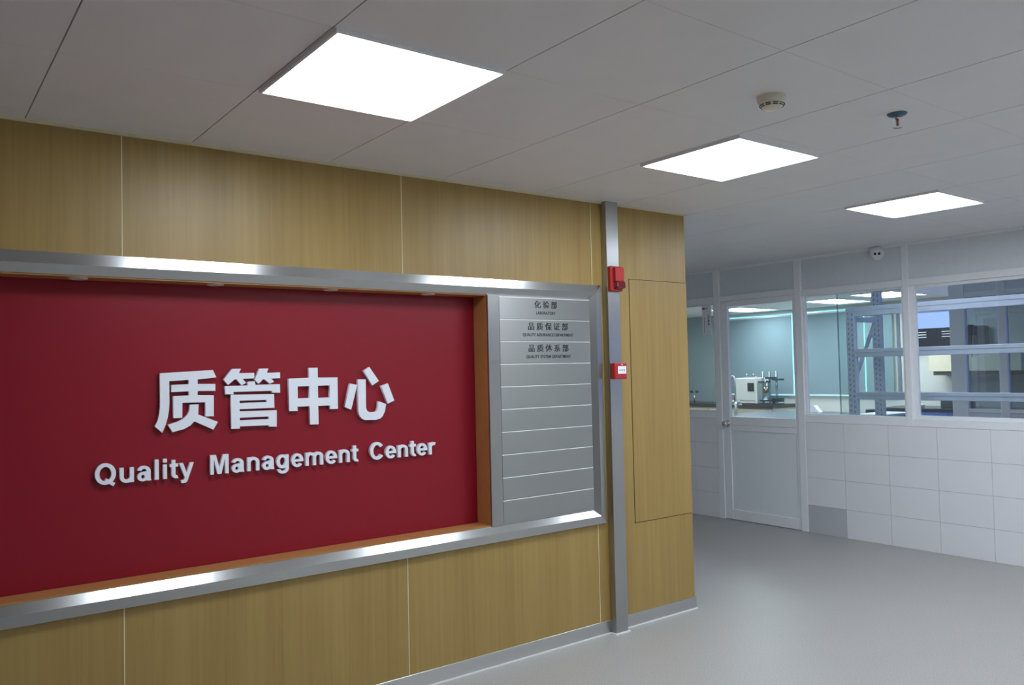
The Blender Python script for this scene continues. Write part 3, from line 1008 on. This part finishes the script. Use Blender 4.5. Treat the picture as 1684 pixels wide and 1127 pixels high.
# ------------------------------------------------------------------ laboratory furniture
# bench along the windows
b1 = thing('lab_bench', 'long bench with a dark edged top under the roller blinds', 'bench', (8.6, 6.6, 0))
MB().box(8.25, FW - .01, 5.22, YT - .01, .80, .862, bev=.004).build('worktop', M_bench_dark, b1)
MB().box(8.31, FW - .01, 5.26, YT - .02, .0, .80).build('cabinet', M_cream, b1)
for k in range(4):
    MB().box(8.292, 8.31, 5.28 + k * .72, 5.28 + k * .72 + .70, .10, .78, bev=.003).build('door', M_cream, b1)
# island
b2 = thing('lab_bench', 'wide grey topped island bench just behind the white door', 'bench', (5.7, 2.6, 0))
MB().box(4.3, 6.95, 2.04, 4.20, .82, .862, bev=.004).build('worktop', M_bench_top, b2)
MB().box(4.4, 6.85, 2.12, 4.10, 0, .82).build('cabinet', M_cream, b2)

# white instrument
iz = .862
ins = thing('lab_instrument', 'white boxy instrument with a small dark display on the far bench', 'instrument', (8.5, 5.84, iz))
MB().box(8.32, 8.72, 5.625, 6.07, iz + .015, 1.345, bev=.012, seg=2).build('body', M_instr, ins)
MB().box(8.312, 8.33, 5.60, 5.635, iz + .015, 1.375, bev=.004).build('side_panel', M_instr, ins)
MB().box(8.309, 8.325, 5.66, 5.80, 1.10, 1.255, bev=.003).build('display', M_display, ins)
MB().box(8.316, 8.33, 5.64, 6.06, .93, .936).build('seam', M_clamp, ins)
for yy in (5.66, 6.03):
    for xx in (8.36, 8.68):
        MB().cyl((xx, yy, iz), (xx, yy, iz + .016), .015).build('foot', M_clamp, ins)
for yy in (5.80, 5.95):
    MB().cyl((8.5, yy, 1.345), (8.5, yy, 1.42), .018).build('tube', M_tubeglass, ins)

# glassware on its stand
gs = thing('glass_apparatus', 'glass distillation set with dark clamps on a stand right of the white instrument', 'glassware', (8.4, 5.38, iz))
MB().box(8.27, 8.6, 5.22, 5.585, iz, iz + .020, bev=.003).build('base', M_clamp, gs)
MB().box(8.33, 8.40, 5.24, 5.56, iz + .06, iz + .085, bev=.003).build('tray', M_clamp, gs)
MB().box(8.33, 8.42, 5.10, 5.30, iz + .055, iz + .13, bev=.004).build('pump', M_clamp, gs)
MB().cyl((8.36, 5.275, iz), (8.36, 5.275, iz + .07), .03).build('pump_foot', M_clamp, gs)
for yy, z0, z1 in ((5.56, iz + .02, 1.46), (5.415, iz + .02, 1.46), (5.27, iz + .02, 1.46)):
    MB().cyl((8.45, yy, z0), (8.45, yy, z1), .022, n=16).build('glass_tube', M_tubeglass, gs)
MB().lathe([(.0, .085), (.06, .087), (.065, .12), (.065, .40), (.03, .43), (.02, .44)], (8.37, 5.44, iz), n=28).build('flask', M_tubeglass, gs)
MB().lathe([(0, .20), (.03, .21), (.05, .25), (.052, .31), (.03, .33), (0, .335)], (8.37, 5.44, iz), n=24).build('liquid', M_amber, gs)
MB().lathe([(.042, .088), (.012, .15), (0, .152)], (8.34, 5.43, iz), n=24).build('funnel', M_instr, gs)
for y0, y1, z in ((5.41, 5.585, 1.27), (5.26, 5.43, 1.345), (5.12, 5.29, 1.315)):
    MB().box(8.33, 8.46, y0, y1, z - .016, z + .016, bev=.004).build('clamp', M_clamp, gs)

bt = thing('reagent_bottle', 'brown reagent bottle half hidden left of the white instrument', 'bottle', (8.5, 6.20, iz))
MB().lathe([(0, 0), (.045, 0), (.048, .01), (.048, .13), (.02, .18), (.02, .21), (0, .21)], (8.5, 6.20, iz), n=28).build('body', M_brown, bt)
MB().lathe([(0, .205), (.026, .205), (.026, .245), (0, .245)], (8.5, 6.20, iz), n=24).build('cap', M_clamp, bt)

# faucet on the island
fx, fy, fz = 5.2, 3.66, .862
fc = thing('gooseneck_faucet', 'slim chrome gooseneck faucet standing on the island behind the door glass', 'faucet', (fx, fy, fz))
pts = [(fx, fy, fz + .2)] + [(fx, fy, 1.36)] + [(fx, fy + .042 - .042 * math.cos(a), 1.36 + .075 * math.sin(a)) for a in [PI * k / 10 for k in range(1, 11)]] + [(fx, fy + .084, 1.30)]
MB().tube(pts, .010, n=12).build('spout', M_instr, fc)
MB().cyl((fx, fy, fz), (fx, fy, fz + .21), .020, .018).lathe([(0, .0), (.04, 0), (.04, .012), (0, .014)], (fx, fy, fz)).build('stem', M_instr, fc)
MB().cyl((fx, fy - .10, 1.035), (fx, fy + .10, 1.035), .011).build('cross_pipe', M_instr, fc)
for s in (-1, 1):
    MB().cyl((fx, fy + s * .05, 1.06), (fx, fy + s * .05, 1.09), .024, .018).build('tap_handle', M_instr, fc)

# gas taps at the left end
gt = thing('gas_tap', 'pair of small dark valve knobs on a pipe, behind the glass left of the door', 'tap', (8.4, 7.13, iz))
MB().tube([(8.4, 7.05, iz + .20), (8.4, 7.22, iz + .20)], .008, n=8).cyl((8.4, 7.13, iz), (8.4, 7.13, iz + .20), .014).build('pipe', M_chrome, gt)
for yy in (7.065, 7.20):
    MB().lathe([(0, 0), (.03, 0), (.034, .02), (.03, .04), (0, .04)], (8.4, yy, iz + .20), (0, 0, 1), n=20).build('knob', M_clamp, gt)

# clutter on the island
pb = MB().prism([(6.72, 3.34, .862), (6.72, 3.50, .862), (6.72, 3.47, .94), (6.72, 3.43, .96)], (.10, 0, 0)).build('paper_tray', M_label, loc=(6.77, 3.42, .862))
tag(pb, 'small white wedge shaped holder on the island, lower left corner of the window', 'holder')
ws = MB().box(6.15, 6.93, 2.06, 2.46, .862, .89, bev=.004).build('white_board', M_label, loc=(6.54, 2.26, .862))
tag(ws, 'flat white sheet lying on the island behind the storage rack', 'board')
bx = MB().box(6.76, 6.92, 2.52, 2.64, .862, .92, bev=.006).build('small_box', M_clamp, loc=(6.84, 2.58, .862))
tag(bx, 'small grey box on the island between the rack posts', 'box')

# storage rack
RXf, RXb = 3.30, 3.75
rk = thing('storage_rack', 'light blue grey steel storage rack of perforated posts and beams behind the glass', 'rack', (3.5, -.6, 0))


def rack_post(x, y0, y1, z1, holes):
    hm = MB().box(x, x + .055, y0, y1, 0, z1, bev=.003)
    if holes:
        z = .95
        while z < z1 - .05:
            for dy in (.022, .062):
                zz = z + (.012 if dy > .04 else 0)
                yc = y0 + dy
                hm.prism([(x - .0006, yc - .004, zz - .011), (x - .0006, yc + .004, zz - .011), (x - .0006, yc + .007, zz + .011), (x - .0006, yc - .007, zz + .011)], (.0016, 0, 0), mi=1)
            z += .05
    return hm.build('post', [M_rack, M_rack_hole], rk)


rack_post(RXf, .745, .832, 2.125, True)
rack_post(RXb, .725, .815, 2.42, True)
rack_post(RXf, -1.95, -1.863, 2.125, True)
rack_post(RXb, -1.95, -1.863, 2.42, False)
for z0, z1 in ((2.030, 2.122), (1.632, 1.712), (1.222, 1.297)):
    m = MB().box(RXf + .004, RXf + .050, -1.863, .745, z0, z1, bev=.004)
    m.box(RXf + .000, RXf + .050, -1.863, .745, z0 + (z1 - z0) * .55, z1 - .002, bev=.003)
    m.build('beam', M_rack, rk)
MB().prism([(RXf + .03, .775, 1.35), (RXf + .03, .775, 1.40), (RXb + .02, .775, 2.03), (RXb + .02, .775, 1.98)], (0, .025, 0)).build('brace', M_rack, rk)
MB().prism([(RXf + .03, .775, 2.03), (RXf + .03, .775, 1.98), (RXb + .02, .775, 1.98), (RXb + .02, .775, 2.03)], (0, .025, 0)).build('brace', M_rack, rk)

# far corner seen between rack and inner partition
b3 = thing('base_cabinet', 'blue base cabinet with a black worktop in the far corner', 'cabinet', (8.6, 2.3, 0))
MB().box(8.2, FW - .005, 1.2, 3.2, .835, .872, bev=.003).build('worktop', M_darkpanel, b3)
MB().box(8.26, FW - .005, 1.22, 3.18, 0, .835).build('body', M_blue, b3)
for k in range(4):
    MB().box(8.244, 8.26, 1.23 + k * .487, 1.23 + k * .487 + .48, .1, .82, bev=.003).build('door', M_blue, b3)
hd = thing('wall_cabinet', 'cream wall cabinet hanging above the blue base cabinet', 'cabinet', (8.7, 2.2, 1.44))
MB().box(8.55, FW - .005, 1.3, 2.60, 1.42, 1.78, bev=.004).build('body', M_cream, hd)
MB().box(8.6, FW - .01, 1.34, 2.56, 1.36, 1.42, bev=.003).build('dark_underside', plain('underside_tone', lin(120, 116, 104), .6), hd)  # darker strip built as the dark underside of the cabinet
lv = thing('dark_panel', 'black glossy panel with painted lamp reflections above the cream wall cabinet', 'panel', (FW, 2.7, 1.80))
MB().box(FW - .16, FW - .005, 1.9, 3.12, 1.80, 2.10, bev=.004).build('board', M_darkpanel, lv)
for yy in ((2.76, 3.04), (2.20, 2.52)):
    for zz in (1.955, 1.995, 2.035):
        MB().box(FW - .166, FW - .158, yy[0], yy[1], zz, zz + .008).build('slat', M_white_al, lv)  # pale strips stand in for tube lamps mirrored in the board
eq = thing('desktop_device', 'dark desktop device with a white top on the blue cabinet', 'device', (8.4, 2.1, .872))
MB().box(8.28, 8.6, 1.95, 2.32, .872, 1.0, bev=.01).build('body', M_clamp, eq)
MB().box(8.29, 8.59, 1.97, 2.26, 1.0, 1.045, bev=.006).build('lid', M_label, eq)
kt = thing('small_jar', 'small pale jar on the black worktop of the blue cabinet', 'jar', (8.35, 2.86, .872))
MB().lathe([(0, 0), (.03, 0), (.034, .01), (.034, .07), (.02, .09), (0, .09)], (8.35, 2.86, .872), n=24).build('body', M_cream, kt)
MB().lathe([(0, .088), (.024, .088), (.024, .105), (0, .105)], (8.35, 2.86, .872), n=20).build('lid', M_label, kt)
kd = tag(MB().box(8.3, 8.42, 2.62, 2.74, .872, .925, bev=.008).build('small_dish', M_label, loc=(8.36, 2.68, .872)), 'low white dish on the black worktop beside the pale jar', 'dish')
